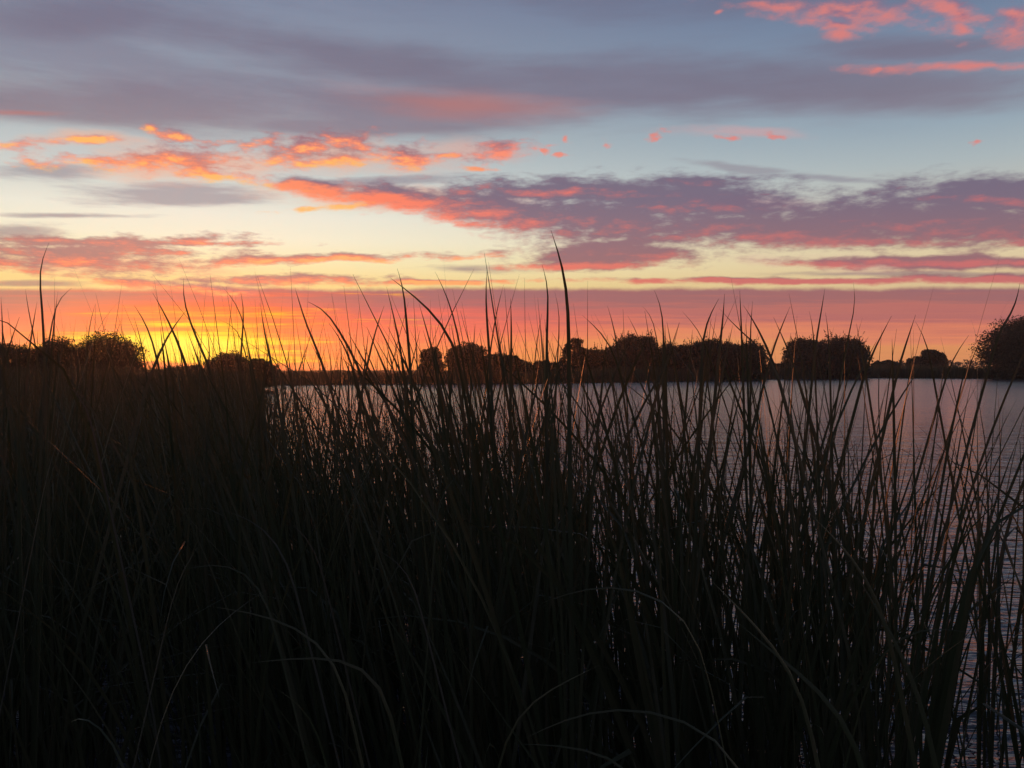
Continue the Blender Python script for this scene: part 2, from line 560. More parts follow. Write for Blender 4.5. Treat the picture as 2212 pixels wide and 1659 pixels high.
# ------------------------------------------------------------------ trees of the far shore
def tube(V, F, p0, p1, r0, r1, k=6):
    p0, p1 = np.array(p0, float), np.array(p1, float)
    t = (p1 - p0) / np.linalg.norm(p1 - p0)
    a = np.cross(t, [0.3, 1, 0.2]); a /= np.linalg.norm(a)
    b = np.cross(t, a)
    i0 = len(V)
    for p, r in ((p0, r0), (p1, r1)):
        for j in range(k):
            q = 2 * math.pi * j / k
            V.append(p + (a * math.cos(q) + b * math.sin(q)) * r)
    for j in range(k):
        F.append((i0 + j, i0 + (j + 1) % k, i0 + k + (j + 1) % k, i0 + k + j))


def leaf_quads(c, L, W, rng):
    """elongated quads at random turns round the centres c"""
    n = len(c)
    d = rng.normal(size=(n, 3)); d /= np.linalg.norm(d, axis=1)[:, None]
    s = np.cross(d, rng.normal(size=(n, 3))); s /= np.linalg.norm(s, axis=1)[:, None]
    a, b = d * L[:, None] / 2, s * W[:, None] / 2
    return np.stack([c - a, c + b, c + a, c - b], 1)


def make_tree(name, label, cat, X0, X1, Ytop, depth, kind='round', gaps=0.0, group='trees and bushes of the far shore', seed=0):
    rng = np.random.default_rng(1000 + seed)
    base = at((X0 + X1) / 2, HORIZ, depth)
    w = (X1 - X0) * depth / FPX
    gz = float(ground_z(base[0], base[1]))
    h = (HORIZ - Ytop) * depth / FPX + EYE - gz
    t = thing(name, label, cat, (base[0], base[1], gz), group)
    rx, ry, rz = w / 2, w / 2 * 0.9, h * 0.55
    cz = h * 0.47
    nc = int((150 if w < 12 else 300) * (1 - gaps * 0.5))
    # lumps that overlap into an uneven crown
    u = rng.normal(size=(nc, 3)); u /= np.linalg.norm(u, axis=1)[:, None]
    rad = np.where(rng.uniform(0, 1, nc) < 0.7, rng.uniform(0.66, 0.88, nc), rng.uniform(0.1, 0.66, nc))
    if cat == 'bush': u = np.sign(u) * np.abs(u) ** (0.8 if kind == 'spiky' else 0.85)
    c = u * rad[:, None] * np.array([rx, ry, rz]) + np.array([0, 0, cz])
    c[:, 2] = np.clip(c[:, 2], 0.08 * h, None)
    cr = rng.uniform(0.11, 0.20, nc) * min(w, h * 1.3) * (1 - gaps * 0.3)
    px = depth / 886.8                                    # metres in one pixel of the render
    per = 220
    allc = []
    for i in range(nc):
        o = rng.normal(size=(per, 3)); o /= np.linalg.norm(o, axis=1)[:, None]
        o *= (rng.uniform(0, 1, per) ** 0.45 * cr[i])[:, None] * np.array([1, 1, 0.85])
        allc.append(c[i] + o)
    C = np.concatenate(allc)
    zmax = np.quantile(C[:, 2], 0.995)
    C[:, 2] *= (h * (0.93 if kind == 'spiky' else 0.99)) / zmax
    sx = np.quantile(np.abs(C[:, 0]), 0.985)
    C[:, 0] *= (w / 2) / sx
    C[:, 2] = np.maximum(C[:, 2], 0.02)
    L = rng.uniform(1.1, 2.7, len(C)) * max(px, 0.07) * 1.1
    Q = [leaf_quads(C, L, L * rng.uniform(0.35, 0.6, len(C)), rng)]
    if kind == 'spiky':
        # willow wands standing up out of the crown
        top = C[C[:, 2] > np.quantile(C[:, 2], 0.6)]
        for b in top[rng.choice(len(top), 150)]:
            ln = rng.uniform(0.10, 0.28) * h * (0.5 + 0.5 * b[2] / h)
            dirv = np.array([rng.normal() * 0.25 + b[0] / w * 0.9, rng.normal() * 0.25, 1.0]); dirv /= np.linalg.norm(dirv)
            k = 16
            tt = np.linspace(0, 1, k)
            pc = b + dirv * (tt * ln)[:, None] + rng.normal(size=(k, 3)) * (0.09 * (1 - tt * 0.8))[:, None] * px * 5
            l2 = rng.uniform(1.6, 3.0, k) * px * (1.1 - 0.6 * tt)
            Q.append(leaf_quads(pc, l2, l2 * 0.5, rng))
    quads_object('crown', np.concatenate(Q), M_TREE, t)
    V, F = [], []
    r = 0.035 * h
    stems = 1 if kind != 'spiky' else 3
    for s in range(stems):
        off = np.array([rng.normal() * w * 0.08, rng.normal() * w * 0.05, 0]) * (stems > 1)
        p = off + np.array([0, 0, -0.3])
        fork = off * 1.8 + np.array([rng.normal() * 0.05 * w, 0, h * 0.34])
        tube(V, F, p, fork, r * 1.2, r * 0.8, 8)
        for j in rng.choice(nc, 7, replace=False):
            e = c[j] * np.array([1, 1, 0.95])
            if e[2] < fork[2] * 0.7: continue
            m = fork * 0.5 + e * 0.5 + rng.normal(size=3) * 0.04 * h
            tube(V, F, fork, m, r * 0.6, r * 0.38, 6); tube(V, F, m, e, r * 0.38, r * 0.12, 5)
    mesh_object('trunk', V, F, M_BARK, t)
    return t


TREES = [
    ('bush', 'low bush at the left picture edge with sky showing through its top', 'bush', -40, 92, 744, 66, 'round', 0.4),
    ('round_tree', 'smaller round tree just left of the big domed willow', 'tree', 80, 176, 734, 68, 'round', 0.0),
    ('willow_tree', 'big domed willow with small sky holes, left of the sun glow', 'tree', 163, 308, 724, 70, 'round', 0.05),
    ('bush', 'dense dome-shaped bush right below the yellow sun glow', 'bush', 448, 538, 765, 84, 'round', 0.0),
    ('bush', 'small thin bush beside the dome-shaped bush near the sun', 'bush', 534, 596, 776, 86, 'round', 0.7),
    ('bush', 'flat low bush between the big willow and the sun glow', 'bush', 350, 452, 791, 80, 'round', 0.3),
    ('round_tree', 'small round tree left of a wider bush on the far bank', 'tree', 908, 956, 754, 118, 'round', 0.3),
    ('bush', 'wide rounded bush beside the small round tree on the bank', 'bush', 968, 1050, 744, 119, 'round', 0.05),
    ('bush', 'low uneven bush trailing off right of the rounded bush', 'bush', 1045, 1130, 767, 119, 'round', 0.4),
    ('bush', 'small low bush at the foot of the slender open tree', 'bush', 1120, 1215, 781, 122, 'round', 0.4),
    ('slender_tree', 'slender open tree with loose top before the long willow thicket', 'tree', 1212, 1272, 733, 140, 'round', 0.8),
    ('willow_bush', 'low left end of the long willow thicket', 'bush', 1255, 1345, 752, 143, 'spiky', 0.1),
    ('willow_bush', 'willow with wands standing high at the thicket\'s left', 'bush', 1320, 1422, 722, 145, 'spiky', 0.2),
    ('willow_bush', 'rounded willow in the middle of the long thicket', 'bush', 1408, 1500, 742, 146, 'spiky', 0.1),
    ('willow_bush', 'spiky willow right of the middle of the long thicket', 'bush', 1490, 1585, 732, 148, 'spiky', 0.1),
    ('willow_bush', 'willow closing the right end of the long thicket', 'bush', 1566, 1652, 738, 150, 'spiky', 0.1),
    ('willow_bush', 'left half of the twin willow clump standing alone', 'bush', 1692, 1782, 730, 172, 'spiky', 0.1),
    ('willow_bush', 'right half of the twin willow clump, with pointed top', 'bush', 1768, 1872, 726, 173, 'spiky', 0.2),
    ('bush', 'low bush in the gap between thicket and twin willow clump', 'bush', 1640, 1705, 787, 174, 'round', 0.3),
    ('far_tree', 'lone little tree standing above the flat bank at right', 'tree', 1986, 2042, 757, 215, 'round', 0.5),
    ('far_bush', 'small bush touching the lone little tree on its left', 'bush', 1960, 1995, 772, 214, 'round', 0.4),
    ('far_bush', 'low bush on the flat bank right of the twin clump', 'bush', 1885, 1940, 780, 212, 'round', 0.4),
    ('dark_tree', 'tall dark tree at the right picture edge down to the water', 'tree', 2128, 2300, 690, 166, 'round', 0.1),
]
for i, (nm, lb, ct, x0, x1, yt, dp, kd, gp) in enumerate(TREES):
    make_tree(nm, lb, ct, x0, x1, yt, dp * (1.12 if dp > 100 else 1.0), kd, gp, seed=i)


# ------------------------------------------------------------------ cattails
def leaves(base, L, th, a0, k, W, phi, rings=14, across=3, kink=None, kpos=None, drift=None, twist=None):
    """ribbon leaves, all arrays of the same length; returns (n, rings, across, 3)"""
    n = len(L)
    t = np.linspace(0, 1, rings)[None, :]
    z = np.zeros(n)
    kink = z if kink is None else kink
    kpos = z + 0.7 if kpos is None else kpos
    drift = z if drift is None else drift
    twist = z if twist is None else twist
    a = a0[:, None] + k[:, None] * t ** 2.3 + kink[:, None] / (1 + np.exp(-(t - kpos[:, None]) * 40))
    az = th[:, None] + drift[:, None] * t
    T = np.stack([np.sin(a) * np.cos(az), np.sin(a) * np.sin(az), np.cos(a)], -1)
    stepv = (T[:, 1:] + T[:, :-1]) / 2 * (L / (rings - 1))[:, None, None]
    P = np.concatenate([np.zeros((n, 1, 3)), np.cumsum(stepv, 1)], 1) + base[:, None, :]
    w = W[:, None] * (0.72 + 0.28 * np.minimum(1, t / 0.3)) * np.clip((1 - t) / 0.4, 0.0, 1) ** 0.8
    w = np.maximum(w, W[:, None] * 0.05)
    return ribbon(P, T, w, phi[:, None] + twist[:, None] * t, across)


def ribbon(P, T, w, psi, across=3):
    s = np.stack([np.cos(psi), np.sin(psi), np.zeros_like(psi)], -1)
    s = s - (s * T).sum(-1, keepdims=True) * T
    s /= np.linalg.norm(s, axis=-1, keepdims=True) + 1e-9
    nrm = np.cross(T, s)
    if across == 2:
        return np.stack([P - s * w[..., None] / 2, P + s * w[..., None] / 2], 2)
    return np.stack([P - s * w[..., None] / 2, P + nrm * w[..., None] * 0.16, P + s * w[..., None] / 2], 2)


_F = {}


def leaf_object(V, base, parent, name='leaf', mat=None):
    R, A, _ = V.shape
    if (R, A) not in _F:
        idx = np.arange(R * A).reshape(R, A)
        _F[(R, A)] = np.stack([idx[:-1, :-1], idx[:-1, 1:], idx[1:, 1:], idx[1:, :-1]], -1).reshape(-1, 4).tolist()
    return mesh_object(name, (V - base).reshape(-1, 3), _F[(R, A)], mat or M_REED, parent)


# zones across the view, in columns of the 2212 px picture, for the base of a plant
def lean_mean(X):
    """mean sideways lean of the bed (radians, + to the right)"""
    return np.interp(X, [0, 500, 1000, 1400, 1800, 2200], [-0.02, -0.09, -0.12, -0.07, 0.0, 0.06])


def height_mean(X):
    return np.interp(X, [0, 500, 700, 1200, 1500, 1900, 2200], [2.06, 2.10, 2.14, 2.11, 2.06, 2.02, 1.97])


def density(X, y):
    d = np.interp(X, [0, 550, 700, 1200, 1350, 1700, 1950, 2250], [25, 26, 27, 20, 11, 9.5, 9, 7.5])
    end = np.interp(X, [0, 500, 620, 1250, 1400, 1750, 2000, 2250], [13, 12, 9.5, 8.0, 7.6, 7.0, 6.4, 5.6])
    return np.where((y > 2.7) & (y < end), d * np.clip((end - y) / 1.5, 0.25, 1), 0)


def bed(y0, y1, rng, margin=1.0):
    n = int(26 * (y1 - y0) * 2 * (0.62 * y1 + margin))
    y = rng.uniform(y0, y1, n)
    x = rng.uniform(-1, 1, n) * (0.62 * y1 + margin)
    keep = np.abs(x) < 0.62 * y + margin
    x, y = x[keep], y[keep]
    X = np.clip(1106 + x / y * FPX, -300, 2500)
    keep = rng.uniform(0, 26, len(x)) < density(X, y)
    # narrow lanes of open water in the left bed
    keep &= ~((((X > 245) & (X < 315)) | ((X > 455) & (X < 490))) & (y > 3.2))
    # clumping
    cl = np.sin(x * 3.1 + 1.3 * np.sin(y * 2.3)) * np.sin(y * 2.7 + x) * 0.5 + 0.5
    keep &= rng.uniform(0, 1, len(x)) < 0.45 + 0.75 * cl
    return x[keep], y[keep]


def plant_leaves(x, y, rng, nl=None, hmax=None, rings=14, across=3):
    """the leaves of plants standing at x, y: arrays with one row per leaf, and each leaf's plant"""
    m = len(x)
    X = np.clip(1106 + x / y * FPX, -300, 2500)
    nl = rng.integers(7, 12, m) if nl is None else nl
    pid = np.repeat(np.arange(m), nl)
    M = len(pid)
    H = height_mean(X) * rng.normal(1.03, 0.075, m) * np.interp(y, [1.8, 2.6, 3.4, 4.2], [0.86, 0.93, 1.0, 1.03])
    fan = rng.uniform(0, 2 * math.pi, m)                    # the plane a plant's leaves fan out in
    px_, py_ = lean_mean(X) + rng.normal(0, 0.075, m), rng.normal(0, 0.06, m)
    side = rng.normal(0, 0.17, M) + rng.choice([-1, 1], M) * 0.03
    lx = px_[pid] + side * np.cos(fan[pid])
    ly = py_[pid] + side * np.sin(fan[pid])
    a0 = np.hypot(lx, ly)
    th = np.arctan2(ly, lx)
    L = H[pid] * rng.uniform(0.66, 1.06, M)
    k = np.abs(rng.normal(0.10, 0.17, M)) + (rng.uniform(0, 1, M) < 0.14) * rng.uniform(0.4, 1.1, M)
    kink = np.where(rng.uniform(0, 1, M) < 0.17, rng.uniform(0.5, 2.1, M), 0)
    kpos = rng.uniform(0.5, 0.93, M)
    if hmax is not None: L = np.minimum(L, hmax * rng.uniform(0.7, 1.0, M))
    W = rng.uniform(0.007, 0.0155, M) * np.interp(X[pid], [700, 1500], [0.98, 1.4])
    gz = ground_z(x, y)
    base = np.stack([x[pid] + rng.normal(0, 0.012, M), y[pid] + rng.normal(0, 0.012, M), gz[pid] - 0.02], -1)
    V = leaves(base, L - gz[pid], th, a0, k, W, rng.normal(0, 0.75, M), rings, across, kink, kpos, rng.normal(0, 0.6, M), rng.normal(0, 1.2, M))
    return V, pid, H, px_, kink, k


# leaves that stand out against the sky: picture columns and rows from the tip down, width in px, depth
SKYLINE = [
    ([(106, 524), (85, 565), (83, 590), (89, 640), (93, 695), (95, 745)], 7, 3.3, 'tallest cattail at the left, bent tip reaching the purple clouds'),
    ([(155, 622), (131, 628), (118, 665), (111, 705), (105, 740)], 7, 3.5, 'cattail with tip hooked over to the right above the small round tree'),
    ([(125, 630), (119, 675), (113, 735)], 5, 3.6, 'straight cattail close behind the hooked one at the left'),
    ([(42, 685), (20, 745)], 6, 3.4, 'cattail slanting right above the low bush at the left edge'),
    ([(55, 625), (60, 665), (75, 735)], 4, 4.2, 'thin cattail with faint tip left of the tallest one at the left'),
    ([(80, 652), (65, 740)], 5, 3.8, 'short cattail leaning right beside the tallest one at the left'),
    ([(2, 640), (5, 690), (6, 745)], 5, 3.4, 'cattail cut by the left picture edge'),
    ([(206, 657), (192, 700), (190, 730)], 4, 3.8, 'lone upright cattail over the left flank of the domed willow'),
    ([(260, 649), (227, 680), (206, 720)], 5, 3.6, 'cattail bending right above the domed willow'),
    ([(165, 680), (157, 740)], 4, 3.9, 'short upright cattail between round tree and domed willow'),
    ([(262, 690), (248, 728)], 4, 4.0, 'short cattail tip at the crest of the domed willow'),
    ([(330, 633), (350, 665), (372, 710), (395, 765)], 7, 3.2, 'long cattail leaning left over the sun glow from its right'),
    ([(397, 602), (390, 630), (402, 670), (425, 735), (450, 785)], 6, 3.4, 'tall wavy cattail crossing the brightest part of the sun glow'),
    ([(402, 671), (375, 700), (345, 760), (325, 805)], 9, 2.9, 'broad cattail leaning right across the sun glow'),
    ([(290, 660), (315, 695), (332, 745), (345, 800)], 7, 3.2, 'cattail leaning left at the left side of the sun glow'),
    ([(289, 684), (303, 725), (312, 775)], 6, 3.4, 'short cattail leaning left beside the domed willow\'s right flank'),
    ([(480, 619), (505, 645), (522, 680), (530, 715)], 3, 4.2, 'very thin cattail with tip drooping left, right of the sun glow'),
    ([(520, 631), (530, 650), (525, 700), (520, 770)], 6, 3.3, 'cattail with tip nodding left above the dome-shaped bush'),
    ([(562, 655), (570, 715), (590, 800)], 8, 3.0, 'broad straight cattail right of the dome-shaped bush'),
    ([(442, 700), (454, 715), (452, 765)], 6, 3.5, 'short stout cattail left of the dome-shaped bush'),
    ([(472, 690), (500, 695), (520, 720), (530, 760)], 3, 4.0, 'thin cattail arching left over the dome-shaped bush'),
    ([(637, 621), (650, 665), (665, 712), (690, 765)], 6, 3.5, 'tall sharp cattail standing alone against the red cloud bank'),
    ([(665, 652), (700, 660), (720, 695), (760, 760), (780, 805)], 7, 3.2, 'cattail with thin tip drooping left, right of the tall sharp one'),
    ([(710, 697), (740, 735), (765, 800)], 8, 3.0, 'short broad cattail leaning left in the middle of the orange sky'),
    ([(830, 660), (820, 685), (800, 755)], 6, 3.5, 'cattail leaning right with a pointed tip over open bank'),
    ([(835, 620), (845, 660), (862, 735)], 5, 3.6, 'slim cattail leaning left beside the crossing pair of leaves'),
    ([(858, 580), (873, 615), (874, 655), (882, 735), (886, 790)], 7, 3.2, 'tall cattail with tip flicked left above the small round tree'),
    ([(843, 600), (890, 635), (940, 680), (978, 735)], 7, 3.2, 'long cattail slanting far left across its neighbours'),
    ([(940, 587), (960, 625), (975, 665), (992, 735)], 6, 3.4, 'tall cattail leaning left above the wide rounded bush'),
    ([(1052, 583), (1048, 625), (1052, 695), (1058, 775)], 7, 3.1, 'tall upright cattail right of the wide rounded bush'),
    ([(1088, 615), (1075, 660), (1062, 735)], 4, 3.8, 'thin cattail leaning right beside the tall upright one'),
    ([(1103, 645), (1105, 715), (1104, 770)], 7, 3.2, 'straight cattail over the low uneven bush'),
    ([(905, 655), (918, 700), (935, 760)], 5, 3.7, 'short cattail leaning left at the small round tree'),
    ([(1190, 497), (1204, 535), (1219, 590), (1226, 640), (1228, 695), (1229, 775)], 10, 2.7, 'tallest cattail of all, broad, in the middle of the picture'),
    ([(1171, 572), (1184, 595), (1185, 640), (1181, 715), (1181, 770)], 8, 3.0, 'tall cattail with hair-thin tip close left of the tallest of all'),
    ([(1198, 630), (1209, 660), (1208, 715), (1204, 780)], 4, 3.7, 'thin cattail squeezed between the two tallest in the middle'),
    ([(1171, 675), (1161, 725), (1156, 770)], 5, 3.5, 'short cattail leaning right left of the two tallest'),
    ([(1258, 681), (1286, 705), (1320, 743)], 5, 3.5, 'cattail slanting left right of the slender open tree'),
    ([(1312, 660), (1324, 695), (1332, 738)], 5, 3.5, 'lone short cattail pointing up over the thicket\'s left end'),
    ([(1388, 662), (1406, 670), (1416, 715)], 3, 4.0, 'thin cattail with tip arched left over the willow wands'),
    ([(1413, 626), (1428, 645), (1432, 695), (1434, 745)], 6, 3.3, 'tall upright cattail with flicked tip over the long thicket'),
    ([(1356, 682), (1378, 720)], 4, 3.7, 'short cattail leaning left before the high willow wands'),
    ([(1473, 672), (1513, 715)], 3, 4.0, 'hair-thin cattail slanting left over the middle of the thicket'),
    ([(1553, 645), (1531, 680), (1518, 725), (1517, 745)], 8, 3.0, 'broad cattail curving right over the long thicket'),
    ([(1565, 635), (1563, 685), (1556, 735)], 8, 3.0, 'broad upright cattail beside the curving one over the thicket'),
    ([(1598, 627), (1600, 675), (1602, 720)], 6, 3.3, 'upright cattail with split tip at the thicket\'s right end'),
    ([(1606, 660), (1631, 695), (1656, 750), (1673, 785)], 8, 2.9, 'broad cattail slanting left into the gap after the thicket'),
    ([(1553, 665), (1586, 705), (1636, 745), (1676, 785)], 8, 2.8, 'broad low cattail crossing the thicket to the upper left'),
    ([(1707, 662), (1688, 705), (1666, 765)], 6, 3.3, 'cattail leaning right in the gap beside the twin willow clump'),
    ([(1671, 685), (1686, 720), (1706, 760)], 6, 3.3, 'cattail leaning left in the gap beside the twin willow clump'),
    ([(1748, 672), (1756, 700), (1758, 735)], 5, 3.5, 'short upright cattail over the left half of the twin clump'),
    ([(1782, 622), (1776, 665), (1766, 715), (1763, 735)], 8, 2.9, 'tall broad cattail over the middle of the twin clump'),
    ([(1783, 675), (1790, 715), (1791, 740)], 5, 3.4, 'short straight cattail just right of the tall one at the clump'),
    ([(1843, 610), (1855, 622), (1846, 670), (1831, 730)], 8, 2.9, 'tall broad cattail with tip flicked left, right of the twin clump'),
    ([(1863, 687), (1851, 725)], 3, 4.0, 'hair-thin cattail beside the clump\'s right flank'),
    ([(1926, 682), (1901, 730), (1873, 785)], 8, 2.9, 'broad cattail leaning right over the flat bank'),
    ([(1978, 680), (1963, 725), (1943, 785)], 8, 2.9, 'broad ragged cattail left of the lone little tree'),
    ([(1978, 695), (1996, 720), (2005, 754)], 5, 3.3, 'cattail with tip bowed left just above the lone little tree'),
    ([(2093, 724), (2073, 750), (2053, 782)], 6, 3.2, 'short cattail leaning right, right of the lone little tree'),
    ([(2096, 685), (2111, 715), (2111, 775)], 6, 3.2, 'cattail with tip nodding left before the tall dark tree'),
    ([(2121, 725), (2108, 755), (2098, 778)], 4, 3.5, 'short cattail leaning right at the foot of the dark tree'),
    ([(2203, 612), (2196, 655), (2171, 700), (2158, 715)], 6, 3.2, 'long cattail with thin tip rising over the tall dark tree'),
    ([(1626, 650), (1621, 700), (1621, 740)], 5, 3.5, 'upright cattail behind the crossing pair at the thicket\'s end'),
    ([(1548, 675), (1541, 715)], 4, 3.6, 'short cattail squeezed beside the broad curving one'),
]
# leaves arched over in the near bed, seen against the dark
ARCHES = [
    ([(575, 1274), (500, 1316), (450, 1364), (400, 1429), (357, 1516)], 8, 2.0, 'cattail with long pale leaf curving up to the right in the dark bed'),
    ([(445, 1309), (500, 1309), (575, 1326), (650, 1354), (725, 1399)], 9, 2.0, 'cattail with leaf bowed over to the left beside the long curved one'),
    ([(532, 1433), (575, 1423), (675, 1419), (750, 1416), (820, 1430)], 10, 1.9, 'cattail with leaf lying almost level low in the bed'),
    ([(142, 1570), (150, 1555), (162, 1524), (210, 1554), (260, 1604)], 8, 1.8, 'cattail folded over at the lower left corner'),
    ([(585, 1481), (625, 1494), (675, 1521)], 9, 1.9, 'cattail with short drooping leaf below the level one'),
    ([(482, 1102), (525, 1104), (575, 1135), (615, 1180)], 6, 2.4, 'cattail with pale tip arched left in the middle of the left bed'),
    ([(617, 1122), (650, 1125), (675, 1150)], 6, 2.4, 'cattail with short pale tip arched left, right of the other pale one'),
    ([(805, 1184), (840, 1185), (880, 1205)], 6, 2.4, 'cattail with pale bowed tip in the middle bed'),
    ([(392, 1232), (440, 1212), (485, 1207), (530, 1222), (565, 1245)], 6, 2.3, 'cattail arched into a low bow above the long curved leaf'),
    ([(135, 922), (120, 945), (110, 980)], 6, 2.6, 'cattail with pale broken tip standing in the left bed'),
    ([(440, 1164), (415, 1185), (390, 1215)], 7, 2.2, 'cattail with short pale leaf pointing up right in the left bed'),
    ([(118, 815), (128, 806), (150, 803), (175, 806)], 5, 2.6, 'cattail with pale leaf folded flat before the domed willow'),
    ([(1296, 1436), (1251, 1454), (1196, 1489), (1106, 1529)], 7, 1.9, 'cattail with leaf rising right toward the open water'),
    ([(1126, 1599), (1181, 1564), (1256, 1531), (1331, 1521), (1406, 1526), (1481, 1549), (1556, 1589), (1606, 1624)], 9, 1.7, 'cattail with the longest arch, low in the middle'),
    ([(1593, 1344), (1636, 1394), (1706, 1434), (1771, 1484), (1851, 1569)], 17, 1.6, 'nearest cattail, with a broad yellow-green leaf slanting left'),
    ([(1851, 1244), (1886, 1299), (1926, 1364), (1966, 1444), (1996, 1524)], 16, 1.7, 'cattail with broad straight leaf slanting left before open water'),
    ([(1531, 1249), (1586, 1299), (1631, 1349), (1681, 1409), (1731, 1464)], 15, 1.7, 'cattail with broad leaf above the yellow-green one'),
    ([(1106, 1607), (1181, 1604), (1256, 1609), (1331, 1629), (1396, 1659)], 10, 1.6, 'cattail with leaf bowed just above the lower picture edge'),
    ([(1171, 1302), (1231, 1264), (1306, 1254), (1381, 1264), (1456, 1299), (1506, 1339)], 8, 1.9, 'cattail arched over the first open water'),
    ([(1000, 1018), (953, 1019), (948, 1060), (943, 1110)], 6, 2.5, 'cattail with tip hooked right in the middle bed'),
    ([(1750, 1110), (1800, 1150), (1850, 1215), (1905, 1290)], 14, 1.9, 'cattail with broad leaf slanting left at the edge of open water'),
    ([(2110, 1370), (2000, 1340), (1925, 1370), (1880, 1440)], 7, 2.1, 'cattail with leaf arched right over open water'),
]


def traced(pts, wpx, depth, rng, up=False, rings=24):
    """a leaf through picture points, carried on down to its foot in the water"""
    P = [np.array(p, float) for p in pts]
    d = P[-1] - P[-2]
    slope = d[0] / max(d[1], 8.0)
    foot = HORIZ + (EYE + 0.05) * FPX / depth
    dy = foot - P[-1][1]
    run = float(np.clip(slope * dy * 0.5, -260, 260))
    P.append(P[-1] + np.array([run * 0.62, dy * 0.45]))
    P.append(P[-1] + np.array([run * 0.38, dy * 0.55]))
    P = np.array(P)
    # depth drifts a little along the leaf
    dd = depth + np.linspace(rng.normal(0, 0.10), 0, len(P))
    Wp = np.array([at(p[0], p[1], q) for p, q in zip(P, dd)])
    Wp[-1, 2] = -0.05
    s = np.r_[0, np.cumsum(np.linalg.norm(np.diff(Wp, axis=0), axis=1))]
    fine = np.linspace(0, s[-1], 200)
    C = np.stack([np.interp(fine, s, Wp[:, i]) for i in range(3)], -1)
    kw = 22 if up else 12
    ker = np.hanning(2 * kw + 1); ker /= ker.sum()
    pad = np.concatenate([np.repeat(C[:1], kw, 0) * 2 - C[kw:0:-1], C, np.repeat(C[-1:], kw, 0) * 2 - C[-2:-2 - kw:-1]])
    C = np.stack([np.convolve(pad[:, i], ker, 'valid') for i in range(3)], -1)
    u = np.linspace(0, 1, rings) ** 1.5
    P3 = np.stack([np.interp(u * s[-1], fine, C[:, i]) for i in range(3)], -1)
    dist = u * s[-1]
    W = wpx / FPX * depth * (0.85 if up else 1.0)
    w = W * np.clip(1 - np.exp(-dist / 0.16), 0.07, 1)
    P3, w = P3[::-1], w[::-1]
    T = np.gradient(P3, axis=0); T /= np.linalg.norm(T, axis=1)[:, None]
    r = rng.normal(0, 0.3) + rng.normal(0, 0.45) * np.linspace(0, 1, rings)
    n = np.stack([np.sin(r), -np.cos(r) * (0.75 if up else 1.0), np.full(rings, 0.7 if up else 0.0)], -1)
    sv = np.cross(T, n); sv /= np.linalg.norm(sv, axis=1)[:, None]
    n = np.cross(sv, T)
    return np.stack([P3 - sv * w[:, None] / 2, P3 + n * w[:, None] * 0.14, P3 + sv * w[:, None] / 2], 1), P3[0]


def fan_leaf(B, tip, W, rng, rings=16):
    """a leaf rising from the foot B and bowing out to its tip"""
    h = tip[2] - B[2]
    c = B + np.array([(tip[0] - B[0]) * rng.uniform(0.0, 0.3), (tip[1] - B[1]) * 0.3, h * rng.uniform(0.5, 0.72)])
    t = np.linspace(0, 1, rings)[:, None]
    P = (1 - t) ** 2 * B + 2 * t * (1 - t) * c + t ** 2 * tip
    T = np.gradient(P, axis=0); T /= np.linalg.norm(T, axis=1)[:, None]
    w = W * np.clip(1 - np.exp(-(1 - t[:, 0]) * h / 0.15), 0.06, 1)
    psi = rng.normal(0, 0.5) + rng.normal(0, 0.5) * t[:, 0]
    return ribbon(P[None], T[None], w[None], psi[None])[0]


LAND = [(-400, 'beside the left picture edge'), (60, 'below the low edge bush'), (165, 'below the domed willow'), (312, 'below the sun glow'), (450, 'below the dome-shaped bush'),
        (600, 'where open water begins', ), (740, 'left of the small round tree'), (900, 'below the small round tree'), (1050, 'below the low uneven bush'),
        (1180, 'below the tallest cattail'), (1280, 'below the thicket\'s left end'), (1450, 'below the thicket\'s middle'), (1580, 'below the thicket\'s right end'),
        (1680, 'below the twin willows'), (1880, 'below the flat bank'), (2060, 'below the dark tree'), (2200, 'beside the right picture edge')]


def place_word(X):
    w = LAND[0][1]
    for q, n in LAND:
        if X >= q: w = n
    return w


GROUP = 'cattails of the near reed bed'


